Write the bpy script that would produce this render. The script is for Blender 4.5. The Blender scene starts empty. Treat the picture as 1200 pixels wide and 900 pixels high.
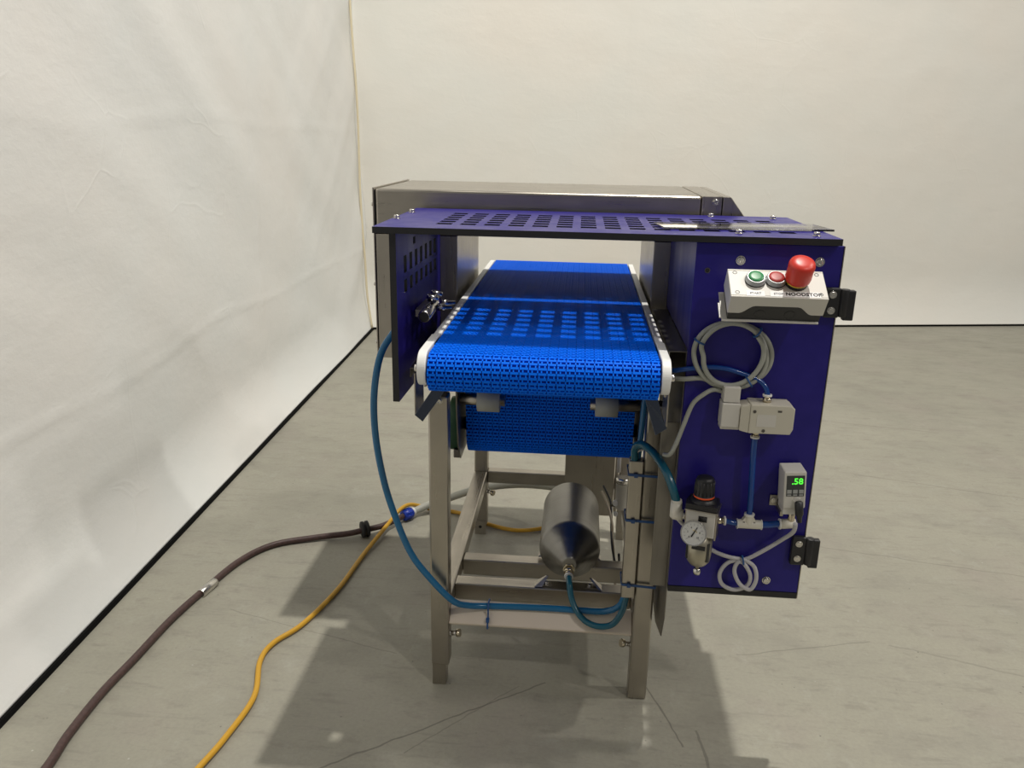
import bpy, bmesh, math, random
from mathutils import Vector, Matrix, noise
random.seed(7)
S = bpy.context.scene
COL = S.collection
PI = math.pi

# ------------------------------------------------------------------ camera
def make_camera():
    a, b, c = math.radians(4.595), math.radians(-17.016), math.radians(1.0685)
    f = Vector((-math.sin(a)*math.cos(b), math.cos(a)*math.cos(b), math.sin(b)))
    r = Vector((math.cos(a), math.sin(a), 0)); u = r.cross(f)
    r2 = r*math.cos(c) + u*math.sin(c); u2 = -r*math.sin(c) + u*math.cos(c)
    m = Matrix((r2, u2, -f)).transposed().to_4x4()
    m.translation = Vector((0.0612, -1.7778, 1.384))
    cam = bpy.data.cameras.new('camera'); o = bpy.data.objects.new('camera', cam)
    cam.sensor_width = 36; cam.lens = 944.5/1200*36; cam.clip_start = .02
    o.matrix_world = m; COL.objects.link(o); S.camera = o
make_camera()

# ------------------------------------------------------------------ light
W = bpy.data.worlds.new('hall_light'); S.world = W; W.use_nodes = True
bg = W.node_tree.nodes['Background']
bg.inputs[0].default_value = (1.0, .975, .93, 1); bg.inputs[1].default_value = .17
def lamp(name, loc, target, size, power, color):
    l = bpy.data.lights.new(name, 'AREA'); l.shape = 'DISK'; l.size = size; l.energy = power; l.color = color
    o = bpy.data.objects.new(name, l); o.location = loc
    o.rotation_euler = (Vector(target)-Vector(loc)).to_track_quat('-Z', 'Y').to_euler()
    COL.objects.link(o)
lamp('high_bay_lamp', (1.0, .62, 7.2), (0, .4, 0), .13, 325, (1, .96, .88))
lamp('second_bay_lamp', (5.5, .3, 7.2), (2, 1, 0), .34, 140, (1, .96, .88))
lamp('side_lamp', (4.2, -1.25, 4.2), (-.6, .2, .9), .30, 34, (1, .93, .88))
lamp('front_lamp', (3.6, -4.2, 6.5), (1.0, 2.5, .8), .30, 92, (1, .945, .88))
S.view_settings.view_transform = 'Standard'; S.view_settings.look = 'None'
S.view_settings.gamma = 1; S.view_settings.use_curve_mapping = False
S.view_settings.exposure = 0.0

# ------------------------------------------------------------------ materials
def mat(name, color, rough=.5, metal=0, **kw):
    m = bpy.data.materials.new(name); m.use_nodes = True
    nt = m.node_tree; b = nt.nodes['Principled BSDF']
    b.inputs['Base Color'].default_value = (*color, 1)
    b.inputs['Roughness'].default_value = rough; b.inputs['Metallic'].default_value = metal
    for k, v in kw.items(): b.inputs[k].default_value = v
    return m
def N(m, t, **kw):
    n = m.node_tree.nodes.new(t)
    for k, v in kw.items(): setattr(n, k, v)
    return n
def L(m, a, b): m.node_tree.links.new(a, b)
def coords(m, scale=(1, 1, 1), space='Object', rot=(0, 0, 0)):
    tc = N(m, 'ShaderNodeTexCoord'); mp = N(m, 'ShaderNodeMapping')
    mp.inputs['Scale'].default_value = scale; mp.inputs['Rotation'].default_value = rot
    L(m, tc.outputs[space], mp.inputs[0]); return mp.outputs[0]
def noise_n(m, vec, scale, detail=4, rough=.55):
    n = N(m, 'ShaderNodeTexNoise'); n.inputs['Scale'].default_value = scale
    n.inputs['Detail'].default_value = detail; n.inputs['Roughness'].default_value = rough
    L(m, vec, n.inputs['Vector']); return n.outputs['Fac']
def ramp(m, fac, stops):
    r = N(m, 'ShaderNodeValToRGB'); e = r.color_ramp.elements
    while len(e) < len(stops): e.new(.5)
    for x, (p, c) in zip(e, stops):
        x.position = p; x.color = (*c, 1) if not isinstance(c, (int, float)) else (c, c, c, 1)
    L(m, fac, r.inputs[0]); return r.outputs[0]
def mix(m, fac, a, b, mode='MIX'):
    n = N(m, 'ShaderNodeMix', data_type='RGBA', blend_type=mode)
    if isinstance(fac, (int, float)): n.inputs[0].default_value = fac
    else: L(m, fac, n.inputs[0])
    for s, v in ((6, a), (7, b)):
        if isinstance(v, tuple): n.inputs[s].default_value = (*v, 1)
        else: L(m, v, n.inputs[s])
    return n.outputs[2]
def math_n(m, op, a, b=None, c=None):
    n = N(m, 'ShaderNodeMath', operation=op)
    for i, v in enumerate((a, b, c)):
        if v is None: continue
        if isinstance(v, (int, float)): n.inputs[i].default_value = v
        else: L(m, v, n.inputs[i])
    return n.outputs[0]
def bsdf(m): return m.node_tree.nodes['Principled BSDF']
def bump(m, h, strength, dist=.01):
    b = N(m, 'ShaderNodeBump'); b.inputs['Strength'].default_value = strength; b.inputs['Distance'].default_value = dist
    L(m, h, b.inputs['Height']); L(m, b.outputs[0], bsdf(m).inputs['Normal'])

def steel_mat(name, color, rough, sc):
    m = mat(name, color, rough, 1)
    h = noise_n(m, coords(m, sc), 1.0, 3)
    L(m, ramp(m, h, [(.3, rough-.07), (.7, rough+.09)]), bsdf(m).inputs['Roughness'])
    big = noise_n(m, coords(m), 9, 3)
    L(m, mix(m, ramp(m, big, [(.35, 0.0), (.7, 1.0)]), color, tuple(c*.86 for c in color)), bsdf(m).inputs['Base Color'])
    bump(m, h, .06, .002)
    return m
SC = (.46, .425, .37)
STEEL_Z = steel_mat('brushed_steel_upright', SC, .33, (220, 220, 6))
STEEL_X = steel_mat('brushed_steel_cross', SC, .33, (6, 220, 220))
STEEL_Y = steel_mat('brushed_steel_long', SC, .33, (220, 6, 220))
STEEL_TANK = steel_mat('turned_steel', (.31, .30, .28), .36, (5, 260, 5))
CHROME = mat('chrome', (.66, .64, .60), .24, 1)
BRASS = mat('nickel_brass', (.62, .55, .42), .22, 1)
STEEL_SHADED = steel_mat('shaded_steel', (.25, .235, .21), .4, (220, 220, 6))  # frame steel toned down in colour for the dark surroundings it mirrors
RAIL_SHEEN = mat('steel_rail_sheen', (.70, .61, .51), .42, .15)  # pale beige stands in for ceiling light mirrored in the steel rail
GUARD = mat('steel_belt_reflection', (.10, .115, .15), .25, 1)  # blue reflection of the belt is put into this steel colour
DARKSTEEL = mat('dark_steel', (.16, .15, .14), .35, 1)

def purple_mat():
    m = mat('purple_laminate', (.02, .013, .2), .36, **{'Specular IOR Level': .32})
    n = noise_n(m, coords(m), 30, 5)
    L(m, mix(m, ramp(m, n, [(.4, 0.0), (.75, 1.0)]), (.016, .011, .185), (.022, .015, .21)), bsdf(m).inputs['Base Color'])
    n2 = noise_n(m, coords(m, (1, 1, .15)), 14, 4)
    L(m, ramp(m, n2, [(.3, .32), (.75, .48)]), bsdf(m).inputs['Roughness'])
    return m
PURPLE = purple_mat()
BLACKCORE = mat('black_core', (.012, .012, .014), .5)
BLACK = mat('black_plastic', (.014, .014, .016), .42)
RUBBER = mat('black_rubber', (.018, .018, .018), .7)
WHITEPL = mat('white_plastic', (.78, .77, .74), .38)
SIGNALGREY = mat('light_grey_plastic', (.62, .60, .55), .42)
IVORY = mat('ivory_plastic', (.58, .55, .46), .45)
FITWHITE = mat('fitting_white', (.70, .67, .58), .4)
UHMW = mat('white_polyethylene', (.82, .82, .80), .45)
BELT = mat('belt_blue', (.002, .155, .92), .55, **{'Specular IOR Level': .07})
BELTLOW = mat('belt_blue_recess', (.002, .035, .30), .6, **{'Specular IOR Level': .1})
ROLLER = mat('roller_grey', (.42, .43, .40), .5)
GREEN = mat('green_button', (.02, .22, .07), .35)
GREENP = mat('green_paint', (.006, .05, .02), .45)
RED = mat('red_button', (.42, .03, .025), .4)
REDBR = mat('emergency_red', (.60, .035, .02), .36)
YELLOW = mat('yellow_ring', (.75, .5, .03), .4)
ORANGE = mat('orange_ring', (.9, .12, .03), .4)
BEZEL = mat('grey_bezel', (.42, .43, .43), .3, .3)
LABELW = mat('label_white', (.86, .86, .85), .5)
DIAL = mat('dial_face', (.60, .60, .58), .45)
INK = mat('black_ink', (.03, .03, .03), .6)
INKG = mat('grey_ink', (.32, .32, .34), .6)
GREYIN = mat('dark_grey_panel', (.045, .05, .05), .4)
GREYKEY = mat('grey_keys', (.36, .37, .36), .5)
BLUEHOSE = mat('blue_hose', (.015, .14, .30), .22)
BLUETUBE = mat('translucent_blue_tube', (.006, .055, .26), .15)
TEALHOSE = mat('teal_hose', (.012, .10, .15), .22)
TIEBLUE = mat('blue_nylon', (.02, .085, .26), .4)
CABLEGREY = mat('grey_cable', (.36, .37, .33), .5)
CABLEWHITE = mat('pale_grey_cable', (.50, .49, .50), .5)
HOSEGREY = mat('grey_hose', (.42, .42, .37), .5)
YELLOWC = mat('yellow_cable', (.60, .33, .025), .45)
COUPBLUE = mat('blue_coupling', (.01, .045, .42), .4)
CREAM = mat('cream_cord', (.72, .64, .46), .6)
GAPSHADE = mat('gap_shade_black', (.006, .006, .006), .9, **{'Specular IOR Level': .1})  # black paints the shade in the gap under the sheeting
BEIGE = mat('beige_cable', (.35, .30, .22), .5)
def brown_mat():
    m = mat('brown_hose', (.09, .045, .038), .5)
    n = noise_n(m, coords(m), 120, 3)
    L(m, mix(m, ramp(m, n, [(.35, 0.0), (.7, 1.0)]), (.055, .030, .027), (.085, .046, .041)), bsdf(m).inputs['Base Color'])
    return m
BROWN = brown_mat()
def clear_mat():
    m = mat('clear_acrylic', (.9, .9, .92), .06); nt = m.node_tree
    tr = N(m, 'ShaderNodeBsdfTransparent'); tr.inputs[0].default_value = (.93, .93, .95, 1)
    gl = N(m, 'ShaderNodeBsdfGlossy'); gl.inputs['Roughness'].default_value = .06
    fr = N(m, 'ShaderNodeFresnel'); fr.inputs[0].default_value = 1.3
    mx = N(m, 'ShaderNodeMixShader'); L(m, fr.outputs[0], mx.inputs[0]); L(m, tr.outputs[0], mx.inputs[1]); L(m, gl.outputs[0], mx.inputs[2])
    L(m, mx.outputs[0], nt.nodes['Material Output'].inputs['Surface'])
    return m
ACRYLIC = clear_mat()
BOWL = mat('smoked_bowl', (.40, .37, .29), .3, .75)
def led_mat():
    m = mat('green_led', (.02, .1, .01), .5)
    bsdf(m).inputs['Emission Color'].default_value = (.10, 1, .06, 1); bsdf(m).inputs['Emission Strength'].default_value = 1.1
    return m
LED = led_mat()

def curtain_mat(name, tint):
    m = mat(name, tint, .42)
    b = bsdf(m); b.inputs['Specular IOR Level'].default_value = .4
    n = noise_n(m, coords(m), .9, 4)
    warm = tuple(x*y for x, y in zip(tint, (1.0, .985, .955))); cool = tuple(x*y for x, y in zip(tint, (.965, .985, .975)))
    L(m, mix(m, ramp(m, n, [(.35, 0.0), (.65, 1.0)]), warm, cool), b.inputs['Base Color'])
    n1 = noise_n(m, coords(m, (1, 1, 1.6)), 5, 6, .6)
    n2 = N(m, 'ShaderNodeTexVoronoi', feature='DISTANCE_TO_EDGE'); n2.inputs['Scale'].default_value = 3.1
    w = N(m, 'ShaderNodeTexNoise'); w.inputs['Scale'].default_value = 2.0
    tc = coords(m)
    L(m, tc, w.inputs['Vector']); L(m, mix(m, .25, tc, w.outputs['Color']), n2.inputs['Vector'])
    crease = ramp(m, n2.outputs['Distance'], [(0, 1.0), (.02, 0.0)])
    msk = ramp(m, noise_n(m, coords(m), 2.3, 3), [(.52, 0.0), (.62, 1.0)])
    crease = math_n(m, 'MULTIPLY', crease, msk)
    h = math_n(m, 'ADD', n1, math_n(m, 'MULTIPLY', crease, .12))
    bump(m, h, .13, .03)
    return m
CURTAIN_L = curtain_mat('white_sheeting_left', (.795, .795, .79))
CURTAIN_B = curtain_mat('white_sheeting_back', (.805, .785, .745))

def floor_mat():
    m = mat('painted_concrete', (.4, .4, .35), .5)
    v = coords(m)
    base = noise_n(m, v, 1.3, 6, .6)
    c = ramp(m, base, [(.3, (.290, .281, .230)), (.55, (.335, .322, .262)), (.75, (.312, .304, .252))])
    # worn patches
    n = noise_n(m, coords(m, (1, 1.5, 1)), 3.2, 8, .68)
    c = mix(m, ramp(m, n, [(.50, 0.0), (.70, .5)]), c, (.235, .222, .188))
    pk = noise_n(m, coords(m, (1, 1, 1), rot=(0, 0, .7)), 2.1, 5, .62)
    c = mix(m, ramp(m, pk, [(.52, 0.0), (.68, .6)]), c, (.315, .285, .245))
    # streaky scuffs running mostly across
    s = noise_n(m, coords(m, (1.2, 7, 1), rot=(0, 0, .12)), 4.5, 7, .7)
    c = mix(m, ramp(m, s, [(.55, 0.0), (.68, .55)]), c, (.21, .198, .168))
    s2 = noise_n(m, coords(m, (7, 1.3, 1), rot=(0, 0, .5)), 5.5, 6, .65)
    c = mix(m, ramp(m, s2, [(.62, 0.0), (.75, .25)]), c, (.43, .42, .37))
    bl = noise_n(m, coords(m, (1, 1.8, 1), rot=(0, 0, .3)), 11, 9, .72)
    c = mix(m, ramp(m, bl, [(.54, 0.0), (.66, .45)]), c, (.215, .198, .165))
    bl2 = noise_n(m, coords(m, (1.2, 1, 1), rot=(0, 0, 1.1)), 8, 9, .7)
    c = mix(m, ramp(m, bl2, [(.56, 0.0), (.68, .35)]), c, (.40, .395, .345))
    fine = noise_n(m, v, 95, 5, .7)
    c = mix(m, ramp(m, fine, [(.35, .28), (.6, 0.0)]), c, (.22, .21, .18))
    # specks
    sp = N(m, 'ShaderNodeTexVoronoi'); sp.inputs['Scale'].default_value = 26; L(m, v, sp.inputs['Vector'])
    pm = ramp(m, noise_n(m, v, 5, 2), [(.5, 0.0), (.6, 1.0)])
    k = math_n(m, 'MULTIPLY', ramp(m, sp.outputs['Distance'], [(.035, 1.0), (.08, 0.0)]), pm)
    c = mix(m, math_n(m, 'MULTIPLY', k, .75), c, (.09, .083, .075))
    sp2 = N(m, 'ShaderNodeTexVoronoi'); sp2.inputs['Scale'].default_value = 9; L(m, coords(m, (1, 1, 1), rot=(0, 0, 1)), sp2.inputs['Vector'])
    c = mix(m, math_n(m, 'MULTIPLY', ramp(m, sp2.outputs['Distance'], [(.012, 1.0), (.028, 0.0)]), .8), c, (.48, .47, .43))
    # long scratches and cracks: (x0,y0,x1,y1,width,colour,strength)
    sep = N(m, 'ShaderNodeSeparateXYZ'); L(m, v, sep.inputs[0])
    wob = math_n(m, 'MULTIPLY', math_n(m, 'SUBTRACT', noise_n(m, v, 7, 3), .5), .03)
    for x0, y0, x1, y1, w, col, st in FLOOR_LINES:
        d = Vector((x1-x0, y1-y0)); ln = d.length; d.normalize()
        t = math_n(m, 'ADD', math_n(m, 'MULTIPLY', sep.outputs[0], d.x), math_n(m, 'MULTIPLY_ADD', sep.outputs[1], d.y, -(x0*d.x+y0*d.y)))
        q = math_n(m, 'ADD', math_n(m, 'MULTIPLY', sep.outputs[0], -d.y), math_n(m, 'MULTIPLY_ADD', sep.outputs[1], d.x, -(-x0*d.y+y0*d.x)))
        q = math_n(m, 'ABSOLUTE', math_n(m, 'ADD', q, wob))
        inside = math_n(m, 'MULTIPLY', math_n(m, 'GREATER_THAN', t, 0.0), math_n(m, 'LESS_THAN', t, ln))
        k = math_n(m, 'MULTIPLY', math_n(m, 'MULTIPLY', math_n(m, 'LESS_THAN', q, w), inside), st)
        c = mix(m, k, c, col)
    L(m, c, bsdf(m).inputs['Base Color'])
    L(m, ramp(m, n, [(.3, .36), (.7, .58)]), bsdf(m).inputs['Roughness'])
    bump(m, noise_n(m, v, 40, 4), .05, .004)
    return m
DK, LT = (.10, .092, .078), (.55, .54, .49)
FLOOR_LINES = [(-.50, -.33, .02, .04, .0022, DK, .6), (.26, .12, .36, -.16, .002, DK, .6), (.40, -.10, .42, -.36, .003, DK, .5),
               (.84, -.28, 1.75, .02, .003, LT, .8), (.84, -.28, .86, -.34, .002, LT, .7), (.75, .95, 1.9, .70, .003, DK, .3),
               (1.0, .32, 1.6, .12, .004, DK, .25), (.55, .22, .95, .33, .002, DK, .4), (-.95, .28, -.4, .12, .002, DK, .3),
               (1.3, 1.6, 2.2, 1.35, .004, DK, .3), (.9, 2.4, 1.9, 2.2, .006, DK, .22), (-.3, -.25, -.05, .02, .0018, DK, .35)]
FLOORM = floor_mat()

# ------------------------------------------------------------------ mesh helpers
class MB:
    def __init__(self): self.bm = bmesh.new(); self.mats = []
    def mi(self, m):
        if m not in self.mats: self.mats.append(m)
        return self.mats.index(m)
    def face(self, vs, m, smooth=False):
        try: f = self.bm.faces.new(vs)
        except ValueError: return
        f.material_index = self.mi(m); f.smooth = smooth
    def hexa(self, p, m):                       # 8 points: bottom ring, top ring
        v = [self.bm.verts.new(q) for q in p]
        for q in ((3, 2, 1, 0), (4, 5, 6, 7), (0, 1, 5, 4), (1, 2, 6, 5), (2, 3, 7, 6), (3, 0, 4, 7)): self.face([v[i] for i in q], m)
        return self
    def box(self, x0, x1, y0, y1, z0, z1, m, M=None):
        p = [Vector(q) for q in ((x0, y0, z0), (x1, y0, z0), (x1, y1, z0), (x0, y1, z0), (x0, y0, z1), (x1, y0, z1), (x1, y1, z1), (x0, y1, z1))]
        if M: p = [M @ q for q in p]
        return self.hexa(p, m)
    def prism(self, poly, d, m, cap=None, M=None, side_smooth=False):  # polygon of 3-D points pushed along vector d
        d = Vector(d); a = [Vector(q) for q in poly]; b = [q+d for q in a]
        if M: a = [M @ q for q in a]; b = [M @ q for q in b]
        va = [self.bm.verts.new(q) for q in a]; vb = [self.bm.verts.new(q) for q in b]; n = len(a)
        self.face(va[::-1], cap or m); self.face(vb, cap or m)
        for i in range(n): self.face([va[i], va[(i+1) % n], vb[(i+1) % n], vb[i]], m, side_smooth)
        return self
    def lathe(self, p, axis, prof, m, n=24, M=None, cap=True):   # prof: (distance along axis, radius[, material])
        p = Vector(p); ax = Vector(axis).normalized(); q = ax.to_track_quat('Z', 'Y').to_matrix()
        rings = []
        for t in prof:
            ring = []
            for i in range(n):
                an = 2*PI*i/n; v = p + ax*t[0] + q @ Vector((math.cos(an)*t[1], math.sin(an)*t[1], 0))
                if M: v = M @ v
                ring.append(self.bm.verts.new(v))
            rings.append(ring)
        for k in range(len(rings)-1):
            mm = prof[k+1][2] if len(prof[k+1]) > 2 else m
            sm = abs(prof[k+1][0]-prof[k][0]) > 1e-6
            for i in range(n): self.face([rings[k][i], rings[k][(i+1) % n], rings[k+1][(i+1) % n], rings[k+1][i]], mm, sm)
        if cap:
            self.face(rings[0][::-1], prof[0][2] if len(prof[0]) > 2 else m); self.face(rings[-1], prof[-1][2] if len(prof[-1]) > 2 else m)
        return self
    def cyl(self, a, b, r, m, n=20, r2=None, M=None):
        a, b = Vector(a), Vector(b); return self.lathe(a, b-a, [(0, r), ((b-a).length, r if r2 is None else r2)], m, n, M)
    def tube(self, pts, r, m, n=10, sub=8, closed=False, smooth=True):
        P = [Vector(p) for p in pts]
        if smooth:
            Q = []
            for i in range(len(P)-(0 if closed else 1)):
                g = (lambda k: P[k % len(P)]) if closed else (lambda k: P[max(0, min(len(P)-1, k))])
                p0, p1, p2, p3 = g(i-1), g(i), g(i+1), g(i+2)
                for s in range(sub):
                    t = s/sub
                    Q.append(.5*((2*p1)+(p2-p0)*t+(2*p0-5*p1+4*p2-p3)*t*t+(3*p1-p0-3*p2+p3)*t**3))
            if not closed: Q.append(P[-1])
            P = Q
        rings = []; nrm = None
        for i, p in enumerate(P):
            if closed: tg = (P[(i+1) % len(P)]-P[i-1]).normalized()
            else: tg = (P[min(i+1, len(P)-1)]-P[max(i-1, 0)]).normalized()
            if nrm is None: nrm = tg.orthogonal().normalized()
            nrm = (nrm - tg*nrm.dot(tg)).normalized(); bi = tg.cross(nrm)
            rings.append([self.bm.verts.new(p + (nrm*math.cos(2*PI*k/n)+bi*math.sin(2*PI*k/n))*r) for k in range(n)])
        m_ = len(rings)
        for i in range(m_ if closed else m_-1):
            a, b = rings[i], rings[(i+1) % m_]
            for k in range(n): self.face([a[k], a[(k+1) % n], b[(k+1) % n], b[k]], m, True)
        if not closed: self.face(rings[0][::-1], m); self.face(rings[-1], m)
        return self
    def plate(self, us, vs, holes, t, M, mface, medge):       # grid plate with rectangular openings, thickness t below z=0 of M
        nu, nv = len(us), len(vs); top = {}; bot = {}
        def g(d, i, j, z):
            if (i, j) not in d: d[(i, j)] = self.bm.verts.new(M @ Vector((us[i], vs[j], z)))
            return d[(i, j)]
        solid = lambda i, j: 0 <= i < nu-1 and 0 <= j < nv-1 and (i, j) not in holes
        for i in range(nu-1):
            for j in range(nv-1):
                if not solid(i, j): continue
                self.face([g(top, i, j, 0), g(top, i+1, j, 0), g(top, i+1, j+1, 0), g(top, i, j+1, 0)], mface)
                self.face([g(bot, i, j+1, -t), g(bot, i+1, j+1, -t), g(bot, i+1, j, -t), g(bot, i, j, -t)], mface)
                for (di, dj, e) in ((0, -1, ((i, j), (i+1, j))), (1, 0, ((i+1, j), (i+1, j+1))), (0, 1, ((i+1, j+1), (i, j+1))), (-1, 0, ((i, j+1), (i, j)))):
                    if not solid(i+di, j+dj):
                        a, b = e; self.face([g(bot, *a, -t), g(bot, *b, -t), g(top, *b, 0), g(top, *a, 0)], medge)
        return self
    def text(self, s, M, size, m, depth=.0003, align='CENTER'):
        cu = bpy.data.curves.new('lettering', 'FONT'); cu.body = s; cu.size = size; cu.align_x = align; cu.align_y = 'CENTER'; cu.extrude = depth
        cu.resolution_u = 2; cu.offset = size*.022
        o = bpy.data.objects.new('lettering', cu); COL.objects.link(o)
        bpy.context.view_layer.update()
        me = bpy.data.meshes.new_from_object(o.evaluated_get(bpy.context.evaluated_depsgraph_get()))
        k = len(self.bm.faces); me.transform(M); self.bm.from_mesh(me); self.bm.faces.ensure_lookup_table()
        for f in self.bm.faces[k:]: f.material_index = self.mi(m)
        bpy.data.objects.remove(o); bpy.data.curves.remove(cu); bpy.data.meshes.remove(me)
        return self
    def build(self, name, parent=None, bevel=0, seg=2, kind=None, label=None):
        bmesh.ops.recalc_face_normals(self.bm, faces=self.bm.faces)
        me = bpy.data.meshes.new(name); self.bm.to_mesh(me); self.bm.free()
        for m in self.mats: me.materials.append(m)
        o = bpy.data.objects.new(name, me); COL.objects.link(o)
        if parent:
            o.parent = parent
            o.matrix_parent_inverse = WINV[parent.name] if parent.name in WINV else Matrix.Identity(4)
        if bevel:
            b = o.modifiers.new('bevel', 'BEVEL'); b.width = bevel; b.segments = seg; b.limit_method = 'ANGLE'; b.angle_limit = math.radians(40)
        if kind: o['kind'] = kind
        if label: o['label'] = label
        return o
WINV = {}
def tag(o, label, cat, group=None):
    o['label'] = label; o['category'] = cat
    if group: o['group'] = group
    return o
def thing(name, label, cat, loc, group=None):
    o = bpy.data.objects.new(name, None); o.location = loc; o.empty_display_size = .05; COL.objects.link(o)
    WINV[o.name] = Matrix.Translation(loc).inverted()
    return tag(o, label, cat, group)
def struct(o): o['kind'] = 'structure'; return o
def bolt(parent, p, axis, r=.006, h=.006, m=CHROME, name='bolt', washer=True):
    b = MB(); ax = Vector(axis).normalized()
    if washer: b.lathe(p, ax, [(0, r*1.25), (.0012, r*1.25)], m, 14)
    b.lathe(p, ax, [(.001, r), (h*.8, r), (h, r*.85), (h, r*.55), (h*.8, r*.45)], m, 12)
    return b.build(name, parent)

# ------------------------------------------------------------------ setting
b = MB(); b.box(-4, 7, -4.5, 7, -.05, 0, FLOORM); struct(b.build('floor'))
def fold(y, z, seed):
    return noise.noise(Vector((y, z, seed)))
def curtain(name, p0, p1, nrm, z0, z1, lean, flare, fl_h, disp, m, corner=False, nu=220, nv=150):
    p0, p1, nrm = Vector(p0), Vector(p1), Vector(nrm); ln = (p1-p0).length
    bm = bmesh.new(); g = []
    for j in range(nv+1):
        t = j/nv; z = z0 + (z1-z0)*t**1.35
        row = []
        for i in range(nu+1):
            u = i/nu; p = p0.lerp(p1, u)
            k = max(0, 1-(z-z0)/fl_h)
            fl = flare*(1-.6*min(1, max(0, (p.y-2.6)/1.3))) if corner else flare
            d = lean*z*min(1, max(0, (p.y-2)/2)) - fl*(1-k*k) + disp(u*ln, z)*min(1, .25+z/.5)
            row.append(bm.verts.new((p.x+nrm.x*d, p.y+nrm.y*d, z)))
        g.append(row)
    for j in range(nv):
        for i in range(nu):
            f = bm.faces.new((g[j][i], g[j][i+1], g[j+1][i+1], g[j+1][i])); f.smooth = True
    me = bpy.data.meshes.new(name); bm.to_mesh(me); bm.free(); me.materials.append(m)
    o = bpy.data.objects.new(name, me); COL.objects.link(o)
    sd = o.modifiers.new('thickness', 'SOLIDIFY'); sd.thickness = .002
    return struct(o)
def disp_left(s, z):                            # s runs from near to far
    y = s-2.4
    q = z + .62*y + .10*fold(y*.9, z*.9, 2.0)          # drape folds fall away towards the far corner
    a = .011*fold(q*2.3, (y-z)*.35, 3.1) + .0045*fold(q*5.2, (y-z)*.6, 8.2) + .006*fold(y*1.1, z*1.3, 1.7)
    e = max(0, (y-2.2)/1.6)
    qq = z + 1.25*(3.95-y)*0 - .9*(y-2.2)
    a += .016*e*fold(qq*2.6, (y+z)*.5, 5.5) + .005*e*fold(qq*6, (y+z)*.8, 4.4)
    yc = 2.02 + .05*fold(z*1.2, 0, 9) - .03*z
    a += .006*math.exp(-((y-yc)/.018)**2)*(.6+.8*fold(z*6, 0, 3))
    for zc, am in ((.60, .003), (1.42, .0025)): a += am*math.exp(-((z-zc-.05*fold(y, 0, 4))/.012)**2)
    return a
def disp_back(s, z):
    a = .016*fold(s*.7-z*.5, z*.35, 2.2) + .006*fold(s*1.8, z*1.6, 6.6) + .0022*fold(s*5, z*5, 11.)
    for sc_, am in ((2.05, .004), (3.1, .003), (4.0, .002)):
        a += am*math.exp(-((s-sc_-.02*fold(z*2, 0, sc_))/.018)**2)
    e = max(0, 1-s/.5); a += .02*e*fold(s*5, z*2.2, 7.7)
    return a
def wx(y): return -1.3015 - .0368*y
curtain('wall_left', (wx(-2.4), -2.4, 0), (wx(4.07), 4.07, 0), (1, -.0368, 0), .015, 3.6, -.018, .10, .30, disp_left, CURTAIN_L, True)
curtain('wall_back', (-1.60, 3.93, 0), (5.4, 5.245, 0), (.185, -.983, 0), .016, 3.9, 0, .10, .40, disp_back, CURTAIN_B)
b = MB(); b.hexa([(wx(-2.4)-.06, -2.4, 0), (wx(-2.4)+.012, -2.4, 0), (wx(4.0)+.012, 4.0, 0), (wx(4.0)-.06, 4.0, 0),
                  (wx(-2.4)-.06, -2.4, .0145), (wx(-2.4)+.008, -2.4, .0145), (wx(4.0)+.008, 4.0, .0145), (wx(4.0)-.06, 4.0, .0145)], GAPSHADE)
struct(b.build('shade_gap_1'))  # dark strip added where only the shadow gap shows
b = MB(); b.hexa([(-1.6, 3.932, 0), (5.4, 5.247, 0), (5.4, 5.29, 0), (-1.6, 3.97, 0), (-1.6, 3.932, .015), (5.4, 5.247, .015), (5.4, 5.29, .015), (-1.6, 3.97, .015)], GAPSHADE)
struct(b.build('shade_gap_2'))  # same painted shade strip along the back sheeting
b = MB(); cp = [(-1.437-.034*(1-max(0, 1-z/.30)**2)-.018*z+.006*math.sin(z*5), 3.93, z) for z in [0.02+i*.24 for i in range(15)]]
b.tube(cp, .008, CREAM, 8, 5); struct(b.build('trim_3'))

# ------------------------------------------------------------------ conveyor
CV = thing('conveyor', 'stainless steel conveyor with blue modular belt on a four-legged tube frame', 'conveyor', (0, .43, 0))
XL, SL = .280, .047
def leg(sx, y, foot_z, foot):
    x0, x1 = (-XL, -XL+SL) if sx < 0 else (XL-SL, XL)
    b = MB(); b.box(x0, x1, y, y+SL, foot_z, .80, STEEL_Z); o = b.build('leg', CV, .005)
    if foot: 
        b = MB(); b.box(x0+.002, x1-.009, y+.004, y+SL-.004, 0, foot_z+.01, STEEL_Z); b.build('foot', o, .002)
    return o
def bolt_in(o, p, axis):
    b = MB(); p = Vector(p); ax = Vector(axis)
    b.lathe(p, ax, [(0, .0085), (.004, .0085)], CHROME, 6); b.lathe(p, ax, [(.004, .0065), (.024, .0065)], CHROME, 12); b.lathe(p, ax, [(.018, .0105), (.028, .0105)], BRASS, 6)
    b.build('bolt', o)
l1 = leg(-1, 0, .062, True); l2 = leg(1, 0, .0, False); l3 = leg(-1, .863, .03, True); l4 = leg(1, .863, .03, True)
WINV.update({o.name: WINV[CV.name] for o in ()})
bolt_in(l1, (-.233, .02, .148), (1, -.1, .15)); bolt_in(l2, (.233, .02, .150), (-1, -.3, .3)); bolt_in(l3, (-.233, .87, .165), (1, -.5, -.1))
b = MB(); b.box(-.276, -.236, .851, .863, 0, .05, STEEL_X); b.cyl((-.256, .8505, .03), (-.256, .8515, .03), .006, BLACK, 12); b.build('foot_plate', l3, .001)
for sx in (-1, 1):
    b = MB(); x0, x1 = (-XL, -XL+SL) if sx < 0 else (XL-SL, XL)
    b.box(x0, x1, SL, .863, .197, .244, STEEL_Y); b.build('side_rail', CV, .004)
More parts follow.
